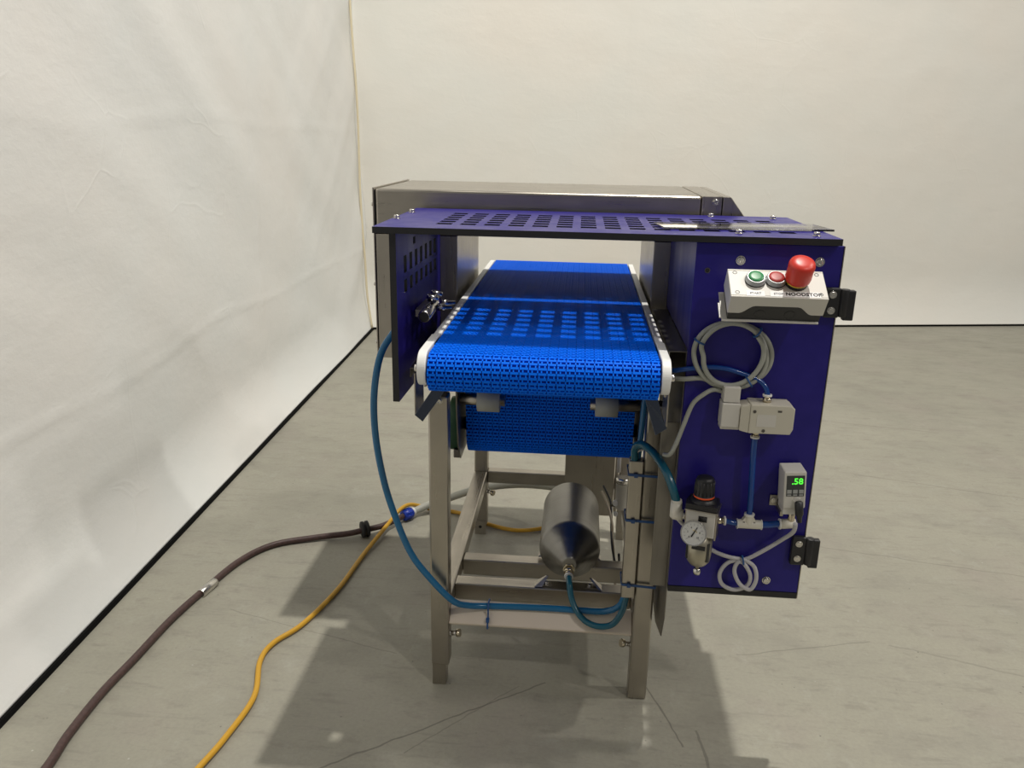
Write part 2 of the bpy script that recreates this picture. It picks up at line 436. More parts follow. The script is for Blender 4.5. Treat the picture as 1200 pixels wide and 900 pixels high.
b = MB(); b.hexa([(-XL+SL, .004, .184), (XL-SL, .004, .184), (XL-SL, .045, .184), (-XL+SL, .045, .184), (-XL+SL, 0, .191), (XL-SL, 0, .191), (XL-SL, .042, .236), (-XL+SL, .042, .236)], RAIL_SHEEN); b.build('cross_rail', CV, .003)
for (y0, y1, z0, z1) in ((.105, .15, .196, .243), (.25, .295, .186, .2335), (.866, .905, .198, .243)):
    b = MB(); b.box(-XL+SL, XL-SL, y0, y1, z0, z1, STEEL_X); b.build('cross_rail', CV, .003)
# upper side plates of the conveyor bed
for sx in (-1, 1):
    b = MB(); x = sx*.2465
    b.box(x-.0025, x+.0025, -.20, .97, .885, .955, STEEL_Y); b.build('side_plate', CV, .001)
    b = MB(); b.box(sx*.235-.008, sx*.235+.008, -.2, .98, .93, .9795, UHMW); b.build('wear_strip', CV, .002)
    poly = []
    for i in range(25):
        an = PI/2 + PI*i/24; poly.append((sx*.227, -.262+.0355*math.cos(an), .9465+.0355*math.sin(an)))
    poly += [(sx*.227, -.20, .911), (sx*.227, -.13, .93), (sx*.227, -.13, .982)]
    b = MB(); b.prism(poly, (sx*.0175, 0, 0), UHMW, side_smooth=False); nc = b.build('nose_cap', CV, .002)
    bolt(nc, (sx*.2445, -.262, .944), (sx, 0, 0), .008, .010)
bolt(CV, (.2445, -.20, .962), (1, 0, 0), .006, .008)
# belt path (y, z): one closed loop over nose, snub rollers and drive drum
def arc(cy, cz, r, a0, a1, n): return [(cy+r*math.cos(math.radians(a0+(a1-a0)*i/n)), cz+r*math.sin(math.radians(a0+(a1-a0)*i/n))) for i in range(n+1)]
RB = .0385
path = [(.985, .9775), (-.260, .9775)] + arc(-.260, .939, RB, 90, 264, 26) + [(-.1, .880), (.02, .830), (.12, .784), (.155, .773)]
path += arc(.195, .732, .040, 100, 5, 8) + arc(.33, .617, .074, 165, 375, 30) + arc(.465, .735, .040, 170, 80, 8) + [(.62, .79), (.80, .865), (.96, .899)] + arc(.985, .939, RB, -82, 90, 24)
def resample(pts, step):
    out = []; acc = 0; nxt = 0
    for (a, b_) in zip(pts, pts[1:]):
        d = math.hypot(b_[0]-a[0], b_[1]-a[1])
        while d > 0 and nxt <= acc+d:
            t = (nxt-acc)/d; out.append(((a[0]+(b_[0]-a[0])*t, a[1]+(b_[1]-a[1])*t), ((b_[0]-a[0])/d, (b_[1]-a[1])/d))); nxt += step
        acc += d
    return out
HW = .2245
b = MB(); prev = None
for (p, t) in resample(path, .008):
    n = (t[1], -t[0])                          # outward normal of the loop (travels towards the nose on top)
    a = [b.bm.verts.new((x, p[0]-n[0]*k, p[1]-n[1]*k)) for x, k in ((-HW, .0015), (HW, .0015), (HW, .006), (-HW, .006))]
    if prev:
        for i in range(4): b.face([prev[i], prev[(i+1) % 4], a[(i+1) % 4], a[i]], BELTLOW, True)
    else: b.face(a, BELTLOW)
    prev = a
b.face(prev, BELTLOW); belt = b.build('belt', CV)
ST = .0098
verts, faces = [], []
def hexl(c, t, n, x0, x1, l0, l1, h0, h1):
    k = len(verts)
    for h in (h0, h1):
        for (x, l) in ((x0, l0), (x1, l0), (x1, l1), (x0, l1)):
            verts.append((x, c[0]+t[0]*l+n[0]*h, c[1]+t[1]*l+n[1]*h))
    for q in ((4, 5, 6, 7), (0, 1, 5, 4), (1, 2, 6, 5), (2, 3, 7, 6), (3, 0, 4, 7)): faces.append([k+i for i in q])
for r, (p, t) in enumerate(resample(path, ST)):
    n = (t[1], -t[0]); sgn = 1
    # a cross bar and, between bars, short links in alternating wide and narrow gaps
    for k in range(25):
        hexl(p, t, n, -HW+.01796*k+.0008, -HW+.01796*(k+1)-.0008, -.0023, .0023, -.003, .0014)
    off = .0045 if r % 2 else 0
    x = -HW+.001+off
    while x < HW-.003:
        for dx in (0, .0107):
            if x+dx+.0026 < HW: hexl(p, t, n, x+dx, x+dx+.0026, .0021, ST-.0021, -.003, .0008)
        x += .018
me = bpy.data.meshes.new('belt_links'); me.from_pydata(verts, [], faces); me.materials.append(BELT)
o = bpy.data.objects.new('belt_links', me); COL.objects.link(o); o.parent = CV; o.matrix_parent_inverse = WINV[CV.name]; o['kind'] = 'stuff'
# snub rollers with shafts, hanging drive plates, drum, motor
for (x0, x1, s0, s1) in ((-.186, -.127, -.232, -.115), (.118, .176, .105, .232)):
    for y in (.195, .465):
        b = MB(); b.lathe((x0, y, .732), (1, 0, 0), [(0, .027), (.001, .0305), (x1-x0-.001, .0305), (x1-x0, .027)], ROLLER, 28); rl = b.build('snub_roller', CV)
        b = MB(); b.cyl((s0, y, .732), (s1, y, .732), .015, STEEL_X, 18); b.build('shaft', rl)
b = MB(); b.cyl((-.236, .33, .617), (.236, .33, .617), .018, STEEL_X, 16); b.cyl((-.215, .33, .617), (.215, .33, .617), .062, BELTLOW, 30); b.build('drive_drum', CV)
for x in (-.240, .236):
    b = MB(); b.prism([(x, .17, .90), (x, .17, .72), (x, .20, .60), (x, .24, .548), (x, .42, .548), (x, .49, .62), (x, .49, .90)], (.004, 0, 0), STEEL_SHADED); b.build('drive_plate', CV)
b = MB(); b.cyl((-.244, .33, .617), (-.276, .33, .617), .075, GREENP, 26); b.cyl((-.276, .33, .617), (-.30, .33, .617), .055, GREENP, 26)
b.box(-.262, -.244, .27, .31, .535, .56, DARKSTEEL); b.build('drive_motor', CV, .003)
# bent guard plates under the nose
for sx, pts in ((-1, [(-.276, .862), (-.276, .811), (-.259, .797), (-.205, .866)]), (1, [(.210, .866), (.236, .790), (.259, .806), (.252, .866)])):
    b = MB(); y = -.155
    P = [Vector((p[0], y-(.014 if p[1] < .83 else 0), p[1])) for p in pts]
    if sx < 0: b.prism([P[1]+Vector((0, 0, 0)), P[2], Vector((-.207, y, .872)), Vector((-.236, y, .872))], (0, .003, 0), GUARD)
    else: b.prism([P[0], P[1], P[2], Vector((.248, y-.010, .830)), Vector((.236, y, .872))], (0, .003, 0), GUARD)
    x = P[0].x if sx < 0 else .2575
    zt = .90
    b.prism([(x, y, .806), (x, y+.09, .806), (x, y+.09, zt), (x, y, zt)], (.003*sx, 0, 0), STEEL_Y)
    g = b.build('guard_bracket', CV, .0006)
bolt(CV, (-.252, -.0005, .79), (0, -1, 0), .0065, .008)
# steel cable duct on the right front leg
b = MB(); b.box(.1995, .2318, -.008, .024, .300, .664, STEEL_Z)
b.build('cable_duct', CV, .002)
# steel side cabinet between leg and purple panel, flat shelf on top
b = MB(); b.prism([(.2905, -.10, .26), (.2905, -.130, .33), (.2905, -.135, .966), (.2905, .30, .966), (.2905, .30, .26), (.2905, .02, .22)], (.0025, 0, 0), STEEL_SHADED)
b.box(.2545, .2905, -.135, .30, .9635, .966, DARKSTEEL); b.box(.2545, .2905, -.110, -.1075, .40, .80, STEEL_SHADED)
b.box(.2545, .257, -.135, .30, .945, .966, STEEL_Y)
b.build('side_channel', CV, .0005)
b = MB(); b.box(-.297, -.2515, -.10, .315, .893, .896, DARKSTEEL); b.box(-.2995, -.297, -.10, .315, .875, .896, DARKSTEEL); b.build('side_tray', CV, .0005)
b = MB(); b.box(.281, .290, .0, .025, .39, .46, STEEL_Z); b.cyl((.286, -.001, .445), (.286, -.006, .445), .008, CHROME, 14); b.cyl((.286, -.001, .405), (.286, -.006, .405), .008, CHROME, 14); b.build('hinge_block', CV, .002)

# ------------------------------------------------------------------ detector housing
DH = thing('detector_housing', 'large brushed stainless steel tunnel housing standing behind the purple guard', 'machine housing', (0, .55, .8))
Y0, Y1, ZT, ZB = .325, .771, 1.251, .799
b = MB(); b.box(-.474, -.258, Y0, Y1, ZB, 1.135, STEEL_Z); b.build('left_column', DH, .0015)
b = MB(); b.box(.251, .362, Y0, Y1, ZB, 1.135, STEEL_Z); b.build('right_column', DH, .0015)
b = MB(); b.box(-.474, .362, Y0, Y1, 1.135, ZT, STEEL_X); b.build('top_section', DH, .007, 3)
b = MB(); b.box(-.258, .251, Y0, Y1, ZB, .860, STEEL_X); b.build('bottom_section', DH, .001)
b = MB(); b.box(-.4805, -.4765, Y0-.001, Y1+.002, ZB-.002, ZT+.003, STEEL_Z); ec = b.build('end_lid', DH, .0015)
b = MB(); b.box(-.4765, -.4742, Y0+.004, Y1-.004, ZB+.003, ZT-.003, RUBBER); b.build('gasket', ec)
for z in (1.21, 1.0, .84): bolt(ec, (-.4806, .34, z), (-1, 0, 0), .005, .006)
b = MB(); b.box(.3625, .4115, Y0-.001, Y1, ZB, ZT+.0005, STEEL_Z); eb = b.build('end_collar', DH, .0015); bolt(eb, (.396, Y0-.001, 1.238), (0, -1, 0), .007, .009)
b = MB(); b.box(.4115, .4145, Y0+.006, Y1-.006, ZB+.003, ZT-.003, RUBBER); b.build('gasket', eb)
b = MB(); b.prism([(.4145, Y0, ZB), (.505, Y0, ZB), (.505, Y0, 1.16), (.433, Y0, ZT), (.4145, Y0, ZT)], (0, Y1-Y0, 0), STEEL_Z); b.build('sloped_end', DH, .0015)
# pedestal column below the tunnel
b = MB(); b.box(.043, .212, .78, .84, .135, .80, STEEL_Z); b.box(.216, .226, .80, .84, .135, .80, STEEL_Z); b.build('pedestal', DH, .002)

# ------------------------------------------------------------------ purple guard enclosure
GE = thing('guard_enclosure', 'purple guard of perforated top panel, slotted side panel and control panel', 'machine guard', (.1, .05, .41))
cx = [-.225+.0505*i for i in range(15)]; hy = [-.072+.0475*j for j in range(6)]
us = [-.357]; vs = [-.165]
for x in cx: us += [x-.0165, x+.0165]
us += [.566]
for y in hy: vs += [y-.0142, y+.0142]
vs += [.290]
holes = {(1+2*i, 1+2*j) for i in range(15) for j in range(6)}
b = MB(); b.plate(us, vs, holes, .013, Matrix.Translation((0, 0, 1.2075)), PURPLE, BLACKCORE); tp = b.build('top_panel', GE)
for p in ((-.346, .012), (-.343, .164), (.378, -.111), (.528, -.119), (.520, .234), (.377, .258)):
    bolt(tp, (p[0], p[1], 1.2075), (0, 0, 1), .0065, .008)
# left slotted panel (stands on edge, slightly turned)
A, B = Vector((-.315, -.140, 0)), Vector((-.303, .322, 0)); ln = (B-A).length; d = (B-A)/ln
M = Matrix(((d.x, 0, d.y, A.x), (d.y, 0, -d.x, A.y), (0, 1, 0, 0), (0, 0, 0, 1)))
us = [0]; 
for i in range(7): us += [.078+.0525*i-.013, .078+.0525*i+.013]
us += [ln]; us = sorted(us + [.155, .178])
vs = [.830, 1.057, 1.085, 1.100, 1.137, 1.151, 1.167, 1.194]
holes = set()
for i in range(len(us)-1):
    mid = (us[i]+us[i+1])/2
    if any(abs(mid-(.078+.0525*k)) < .013 for k in range(7)): holes |= {(i, 1), (i, 3)}
    if .155 < mid < .178: holes.add((i, 5))
b = MB(); b.plate(us, vs, holes, .014, M, PURPLE, BLACKCORE); lp = b.build('slotted_side_panel', GE)
# control panel and inner side
b = MB(); b.box(.292, .576, -.145, -.133, .424, 1.192, PURPLE); cp_ = b.build('control_panel', GE, .0012)
b = MB(); b.box(.292, .576, -.1462, -.132, .409, .4235, BLACKCORE); b.build('bottom_edge', GE, .001)
b = MB(); b.box(.5765, .578, -.146, -.132, .41, 1.192, STEEL_Z); b.build('edge_strip', cp_)
for p in ((.380, 1.159), (.533, 1.160), (.506, .451)): bolt(cp_, (p[0], -.145, p[1]), (0, -1, 0), .0075, .006)
b = MB(); b.lathe((.317, -.145, 1.137), (0, -1, 0), [(0, .0055), (.0008, .0055), (.0008, .004), (.0002, .004, BLACKCORE)], DARKSTEEL, 16); b.build('plug_hole', cp_)
b = MB(); b.box(.293, .304, -.133, .32, .968, 1.194, PURPLE); b.build('inner_side_panel', GE, .001)
b = MB(); b.box(.392, .528, -.131, .20, .80, 1.15, STEEL_SHADED); b.build('light_block_box', GE, .003)  # unseen box added to block light falling through the top panel holes
b = MB(); b.box(.305, .515, .262, .3235, .80, 1.193, STEEL_SHADED); b.build('shadow_fill_plate', GE, .002)  # unseen plate added to close a lit gap in the floor shadow
def hinge(z0, z1):
    b = MB(); b.box(.548, .578, -.160, -.1455, z0, z1, BLACK); h = b.build('hinge', GE, .003, label='black plastic hinge on the right edge')
    b = MB(); b.cyl((.586, -.155, z0+.002), (.586, -.155, z1-.002), .0095, BLACK, 18)
    b.box(.586, .606, -.162, -.147, z0-.004, z1-.004, BLACK); b.build('hinge_barrel', h, .002)
    for z in (z0+.25*(z1-z0), z0+.78*(z1-z0)):
        bolt(h, (.562, -.160, z), (0, -1, 0), .006, .003, CHROME, 'screw')
hinge(1.052, 1.112); hinge(.500, .567)
# clear strip lying on the top panel
M = Matrix.Translation((.403, .002, 1.2085)) @ Matrix.Rotation(math.radians(7), 4, 'Z')
b = MB(); b.box(-.178, .178, -.058, .058, 0, .004, ACRYLIC, M); o = b.build('clear_acrylic_strip', None, .0008)
tag(o, 'clear acrylic strip lying on the right end of the purple top panel', 'acrylic strip')

# ------------------------------------------------------------------ push button box
PB = thing('push_button_box', 'white and black push button box with red mushroom button on the purple panel', 'control box', (.436, -.2, 1.08))
O = Vector((.347, -.258, 1.107)); V = Vector((0, .063, .042)).normalized(); Nn = Vector((0, -V.z, V.y))
M = Matrix(((1, 0, 0, O.x), (0, V.y, Nn.y, O.y), (0, V.z, Nn.z, O.z), (0, 0, 0, 1)))
bw, bh = .179, .0757
def wave(x):
    t = x/bw
    a = .5-.5*math.cos(PI*min(1, max(0, (t-.12)/.16))); c = .5-.5*math.cos(PI*min(1, max(0, (.88-t)/.16)))
    return -.044+.020*min(a, c)
xs = [bw*i/32 for i in range(33)]
b = MB()
poly = [(0, 0, 0), (bw, 0, 0)] + [(x, 0, wave(x)) for x in reversed(xs)]
b.prism(poly, (0, .004, 0), SIGNALGREY, M=M); b.prism([(x, y+bh-.004, z) for x, y, z in poly], (0, .004, 0), SIGNALGREY, M=M)
b.box(0, bw, .004, bh-.004, -.004, 0, SIGNALGREY, M); b.box(0, .004, .004, bh-.004, -.044, -.004, SIGNALGREY, M); b.box(bw-.004, bw, .004, bh-.004, -.044, -.004, SIGNALGREY, M)
b.build('lid', PB, .0012)
b = MB(); b.box(.003, bw-.003, .0025, bh-.0025, -.062, -.0045, BLACK, M)
for x in (.062, .118): b.lathe((x, .0025, -.047), (0, -1, 0), [(0, .0105), (.0006, .0105), (.0006, .009), (.0002, .009)], BLACK, 20, M)
b.build('base', PB, .001)
b = MB(); b.box(-.007, bw-.004, -.002, bh, -.0655, -.0625, SIGNALGREY, M); b.box(-.011, -.007, .006, bh-.03, -.0655, -.0625, SIGNALGREY, M); b.build('mounting_plate', PB, .0005)
for x in (.013, bw-.013):
    for y in (.012, bh-.010):
        b = MB(); b.lathe((x, y, 0), (0, 0, 1), [(-.001, .0044), (.0004, .0044), (.0004, .0030), (-.0004, .0026)], GREYIN, 14, M); b.build('screw', PB)
def push(x, y, m, name):
    b = MB(); b.lathe((x, y, 0), (0, 0, 1), [(0, .0195, BLACK), (.0025, .0195, BLACK), (.0026, .0188), (.010, .0178), (.0108, .0165), (.0108, .0145)], BEZEL, 28, M, cap=True); o = b.build(name, PB)
    b = MB(); b.lathe((x, y, 0), (0, 0, 1), [(.008, .0148), (.0118, .0146), (.0128, .0132), (.0132, .008), (.0133, .001)], m, 28, M); b.build('button_cap', o)
push(.049, .045, GREEN, 'start_button'); push(.087, .045, RED, 'stop_button')
b = MB(); b.lathe((.1245, .040, 0), (0, 0, 1), [(0, .0205, BLACK), (.007, .0205, BLACK), (.0075, .0205, YELLOW), (.0105, .0208, YELLOW), (.011, .0195, YELLOW)], BLACK, 30, M); es = b.build('emergency_stop', PB)
b = MB(); b.lathe((.1245, .040, 0), (0, 0, 1), [(.0105, .0200), (.012, .0232), (.018, .0242), (.034, .0236), (.046, .0244), (.051, .0230), (.0545, .0185), (.056, .011), (.0563, .001)], REDBR, 36, M); b.build('mushroom_cap', es)
TM = lambda x, y, z: M @ Matrix.Translation((x, y, z))
for (x, w, s, sz, ink) in ((.046, .034, 'START', .0072, INKG), (.088, .030, 'STOP', .0072, INKG), (.134, .062, 'NOODSTOP', .0118, INK)):
    b = MB(); b.box(x-w/2, x+w/2, .003, .0165, 0, .0006, LABELW, M); lb = b.build('label_plate', PB)
    b = MB(); b.text(s, TM(x, .0098, .0008), sz, ink); b.build('lettering', lb)

# ------------------------------------------------------------------ solenoid valve
SV = thing('solenoid_valve', 'ivory solenoid valve block mounted mid panel below the coiled cable', 'valve', (.44, -.17, .81))
b = MB()
b.prism([(.420, -.197, .8145), (.503, -.197, .8145), (.508, -.197, .826), (.508, -.197, .870), (.500, -.197, .876), (.420, -.197, .876)], (0, .050, 0), IVORY); b.build('valve_body', SV, .002)
b = MB(); b.prism([(.4025, -.190, .8175), (.4195, -.196, .8150), (.4195, -.196, .8745), (.4025, -.190, .8690)], (0, .042, 0), IVORY); b.build('adapter', SV, .001)
b = MB(); b.box(.365, .402, -.186, -.147, .8215, .8725, SIGNALGREY); b.box(.366, .404, -.178, -.147, .814, .8205, SIGNALGREY); b.build('coil', SV, .002)
b = MB(); b.box(.367, .400, -.181, -.147, .8735, .906, SIGNALGREY); b.build('connector', SV, .0015)
b = MB(); b.box(.434, .472, -.1975, -.197, .830, .856, SIGNALGREY); b.build('name_plate', SV)
for p in ((.428, .862), (.449, .8215)): bolt(SV, (p[0], -.197, p[1]), (0, -1, 0), .0035, .0012, DARKSTEEL, 'screw', False)
b = MB(); b.box(.474, .482, -.1974, -.197, .862, .866, DARKSTEEL); b.build('override', SV)
b = MB(); b.lathe((.4555, -.172, .876), (0, 0, 1), [(0, .0085), (.008, .0085), (.008, .0065), (.012, .0065), (.012, .0095, WHITEPL), (.016, .0095, WHITEPL), (.016, .006, WHITEPL)], BRASS, 18); b.build('push_in_fitting', SV)
b = MB(); b.lathe((.440, -.172, .8145), (0, 0, -1), [(0, .0085), (.010, .0085), (.010, .0070), (.014, .0070), (.014, .0095, WHITEPL), (.018, .0095, WHITEPL), (.018, .006, WHITEPL)], BRASS, 18); b.build('push_in_fitting', SV)

# ------------------------------------------------------------------ filter regulator
AR = thing('filter_regulator', 'air filter regulator with black knob, round gauge and metal bowl', 'regulator', (.345, -.185, .48))
MR = Matrix.Translation((.345, -.187, 0)) @ Matrix.Rotation(math.radians(-17), 4, 'Z')
b = MB(); b.box(-.030, .030, -.024, .030, .582, .640, SIGNALGREY, MR); b.box(-.033, -.030, -.018, .022, .585, .637, STEEL_Z, MR); b.box(.030, .034, -.018, .022, .575, .637, STEEL_Z, MR); b.build('body', AR, .003)
b = MB(); b.box(-.033, .036, -.030, .028, .6405, .6435, STEEL_X, MR); b.prism([(-.032, -.029, .644), (.033, -.029, .644), (.036, -.006, .644), (.030, .026, .644), (-.030, .026, .644), (-.035, -.006, .644)], (0, 0, .012), BLACK, M=MR)
b.lathe((0, 0, .656), (0, 0, 1), [(0, .029), (.006, .0245), (.008, .0225)], BLACK, 28, MR); b.build('bonnet', AR, .001)
b = MB(); b.lathe((0, 0, .6625), (0, 0, 1), [(0, .0215), (.003, .0215), (.0031, .0218, ORANGE), (.0068, .0218, ORANGE), (.007, .0215), (.018, .0205), (.040, .0195), (.046, .0175), (.049, .011), (.0495, .001)], BLACK, 32, MR)
for i in range(16):
    an = 2*PI*i/16; b.cyl((.0205*math.cos(an), .0205*math.sin(an), .672), (.0193*math.cos(an), .0193*math.sin(an), .702), .0016, BLACK, 6, M=MR)
b.build('adjusting_knob', AR)
b = MB(); b.lathe((0, 0, .582), (0, 0, -1), [(0, .0275), (.052, .0268), (.066, .0245), (.075, .018), (.079, .010)], BOWL, 30, MR); bw_ = b.build('bowl', AR)
for an in (-150, -38): 
    a = math.radians(an); M2 = MR @ Matrix.Translation((.0268*math.cos(a), .0268*math.sin(a), 0)) @ Matrix.Rotation(a, 4, 'Z')
    b = MB(); b.box(-.001, .0012, -.0035, .0035, .522, .566, BLACK, M2); b.build('sight_slot', bw_)
b = MB(); b.box(-.012, .016, -.0288, -.026, .553, .562, BLACK, MR); b.build('catch', bw_)
b = MB(); b.lathe((0, 0, .503), (0, 0, -1), [(0, .005), (.008, .0045), (.008, .0075), (.017, .0085), (.022, .0075)], CHROME, 14, MR); b.build('drain', AR)
GC = Vector((-.008, -.048, .600)); ga = Vector((.10, -.95, .25)).normalized()
b = MB(); b.cyl((-.004, -.022, .606), tuple(GC-ga*.002), .008, BRASS, 12, M=MR)
b.lathe(GC-ga*.010, ga, [(0, .018), (.001, .0255), (.010, .0272), (.0125, .0272), (.0125, .0245), (.0105, .0238, DIAL), (.0105, .001, DIAL)], CHROME, 36, MR, cap=False); gg = b.build('gauge', AR)
q = ga.to_track_quat('Z', 'Y').to_matrix().to_4x4(); MG = MR @ Matrix.Translation(GC+ga*.0009) @ q
b = MB()
for i in range(13):
    an = math.radians(225-270*i/12); r0 = .0155 if i % 3 == 0 else .0175
    M2 = MG @ Matrix.Rotation(an, 4, 'Z'); b.box(r0, .0205, -.0005, .0005, 0, .0002, INKG, M2)
for i, s in enumerate(('0', '2', '4', '6', '8', '10')):
    an = math.radians(225-270*i/5); b.text(s, MG @ Matrix.Translation((.0125*math.cos(an), .0125*math.sin(an), 0)), .0052, INK, .0001)
b.build('dial_marks', gg)
M2 = MG @ Matrix.Translation((0, 0, .0006)) @ Matrix.Rotation(math.radians(62), 4, 'Z')
b = MB(); b.prism([(.018, 0, 0), (0, .0013, 0), (-.008, .0016, 0), (-.010, 0, 0), (-.008, -.0016, 0), (0, -.0013, 0)], (0, 0, .0006), BLACK, M=M2); b.build('needle', gg)
b = MB(); b.box(-.004, .014, -.0249, -.0242, .617, .630, BLACK, MR); b.build('port_plug', AR, .001)
b = MB(); b.cyl((-.032, .0, .613), (-.046, .0, .613), .0085, CHROME, 12, M=MR); b.cyl((-.040, 0, .613), (-.062, 0, .613), .0125, FITWHITE, 18, M=MR)
b.lathe((-.056, 0, .606), (0, 0, 1), [(0, .0115), (.002, .0125), (.036, .0125), (.036, .0108), (.038, .0115), (.041, .0115), (.041, .008)], FITWHITE, 20, MR); b.build('elbow_fitting', AR)
b = MB(); b.lathe((.378, -.172, .604), (1, 0, 0), [(0, .008), (.012, .008), (.012, .0065), (.016, .0065), (.016, .010, WHITEPL), (.020, .010, WHITEPL)], BRASS, 14); b.build('outlet_fitting', AR)

# tee and tubes on the panel
b = MB(); b.cyl((.4245, -.170, .598), (.4735, -.170, .598), .0098, FITWHITE, 20); b.cyl((.4225, -.170, .598), (.4245, -.170, .598), .0112, WHITEPL, 20); b.cyl((.4735, -.170, .598), (.4755, -.170, .598), .0112, WHITEPL, 20)
b.cyl((.4470, -.170, .598), (.4470, -.170, .619), .0098, FITWHITE, 20); b.lathe((.4470, -.170, .619), (0, 0, 1), [(0, .0112), (.004, .0112), (.004, .007)], WHITEPL, 20)
b.prism([(.428, -.176, .600), (.466, -.176, .600), (.456, -.176, .616), (.438, -.176, .616)], (0, .012, 0), FITWHITE)
for x in (.436, .458): b.cyl((x, -.1764, .604), (x, -.1774, .604), .0025, DARKSTEEL, 10)
tag(b.build('tee_fitting', None, .0006), 'white three-way push-in tee joining the blue tubes low on the panel', 'fitting')
def hose(name, pts, r, m, label, cat, n=12, sub=8, group=None): 
    b = MB(); b.tube(pts, r, m, n, sub); return tag(b.build(name), label, cat, group)
hose('air_tube', [(.440, -.172, .800), (.4405, -.173, .76), (.443, -.174, .70), (.446, -.172, .65), (.447, -.170, .622)], .0062, BLUETUBE, 'blue air tube running straight down from the ivory valve to the white tee', 'tube')
hose('air_tube', [(.396, -.171, .603), (.41, -.170, .600), (.424, -.170, .598)], .0058, BLUETUBE, 'short blue tube between the filter regulator and the white tee', 'tube')
hose('air_tube', [(.475, -.170, .598), (.495, -.170, .600), (.512, -.170, .603)], .0072, BLUETUBE, 'short thick blue tube between the white tee and the pressure switch', 'tube')
hose('air_tube', [(.456, -.172, .890), (.451, -.166, .905), (.437, -.160, .918), (.405, -.156, .929), (.368, -.154, .938), (.33, -.154, .939), (.298, -.152, .934), (.270, -.138, .925), (.258, -.10, .915)], .0052, BLUETUBE, 'thin blue tube curving from the top of the valve behind the coiled cable', 'tube')

# ------------------------------------------------------------------ pressure switch
PS = thing('pressure_switch', 'small grey pressure switch with green digital display on panel edge', 'gauge', (.525, -.18, .6))
MS = Matrix.Translation((.525, -.205, .70)) @ Matrix.Rotation(math.radians(-4), 4, 'Y')
b = MB(); b.box(-.0222, .0222, 0, .052, -.044, .038, SIGNALGREY, MS); b.box(-.0215, .008, .004, .05, -.060, -.044, SIGNALGREY, MS); b.build('body', PS, .0025)
b = MB(); b.box(-.0175, .0185, -.0008, .0005, -.016, .030, GREYIN, MS); sc = b.build('display', PS, .0003)
TX = MS @ Matrix(((1, 0, 0, 0), (0, 0, -1, -.0012), (0, 1, 0, 0), (0, 0, 0, 1)))
b = MB(); b.text('.58', TX @ Matrix.Translation((.004, .017, 0)), .019, LED, .0002); b.build('digits', sc)
for i in range(3):
    b = MB(); x = -.0115+.012*i; b.box(x-.0046, x+.0046, -.0016, -.0006, -.0095, -.001, GREYKEY, MS); b.build('key', sc, .0004)
b = MB()
for i in range(3):
    x = -.0115+.012*i; b.box(x-.004, x+.004, -.0012, -.0006, -.0145, -.0115, GREYKEY, MS)
b.build('key_legend', sc)
b = MB(); b.lathe((.006, 0, -.026), (0, -1, 0), [(0, .0095), (.002, .0095), (.002, .0075), (.005, .0075)], SIGNALGREY, 18, MS); b.build('socket', PS)
b = MB(); b.lathe((.007, -.006, -.024), (.05, -.15, -1), [(0, .004), (.003, .0085), (.028, .0085), (.034, .0055), (.046, .0045)], BLACK, 16, MS); b.build('plug', PS)
b = MB(); b.box(.491, .509, -.151, -.147, .636, .660, STEEL_X); b.box(.505, .512, -.19, -.147, .630, .642, STEEL_X); b.cyl((.499, -.151, .649), (.499, -.155, .649), .0065, CHROME, 14); b.build('bracket', PS, .001)
b = MB(); b.cyl((.514, -.171, .603), (.545, -.171, .606), .0105, FITWHITE, 18); b.cyl((.511, -.171, .603), (.514, -.171, .603), .0118, WHITEPL, 18); b.cyl((.535, -.171, .605), (.534, -.172, .642), .0075, BRASS, 14); b.build('elbow_fitting', PS)

# ------------------------------------------------------------------ cables on the panel
cc = Vector((.380, -.162, .966)); pts = []
for i in range(46):
    t = i/45*2.56*2*PI + math.radians(205)
    rr = .0745 if i < 20 else (.0690 if i < 34 else .0610)
    rr += .0035*math.sin(2.3*t)
    pts.append((cc.x+rr*1.02*math.cos(t), -.152-.014*(i/45), cc.z+rr*.95*math.sin(t)))
pts = [(.262, -.12, .905), (.285, -.148, .910)] + pts[1:]
hose('cable_coil', pts, .0052, CABLEGREY, 'grey signal cable coiled in round loops below the push button box', 'cable', 10, 6)
hose('signal_cable', [(.375, -.151, .886), (.35, -.158, .893), (.328, -.162, .882), (.308, -.162, .860), (.293, -.160, .81), (.282, -.158, .770), (.272, -.150, .742), (.262, -.13, .733)], .0048, CABLEGREY, 'grey cable curving down from coil to the gap beside the panel', 'cable')
b = MB(); z0 = (.4345, -.166, .506)
pts = [(.535, -.205, .622), (.537, -.19, .595), (.522, -.165, .562), (.489, -.160, .532), (.455, -.158, .508), (.418, -.157, .497), (.401, -.157, .470), (.408, -.157, .442), (.435, -.158, .430), (.462, -.160, .443), (.466, -.162, .470), (.450, -.163, .498), (.436, -.164, .502), (.430, -.165, .480), (.444, -.165, .450), (.468, -.165, .437), (.479, -.164, .462), (.472, -.162, .492), (.450, -.160, .506), (.430, -.158, .508), (.404, -.156, .513), (.376, -.154, .525), (.35, -.152, .548), (.32, -.150, .572), (.300, -.150, .592)]
hose('sensor_cable', pts, .0045, CABLEWHITE, 'pale cable looped twice low on the purple panel under the tee', 'cable')

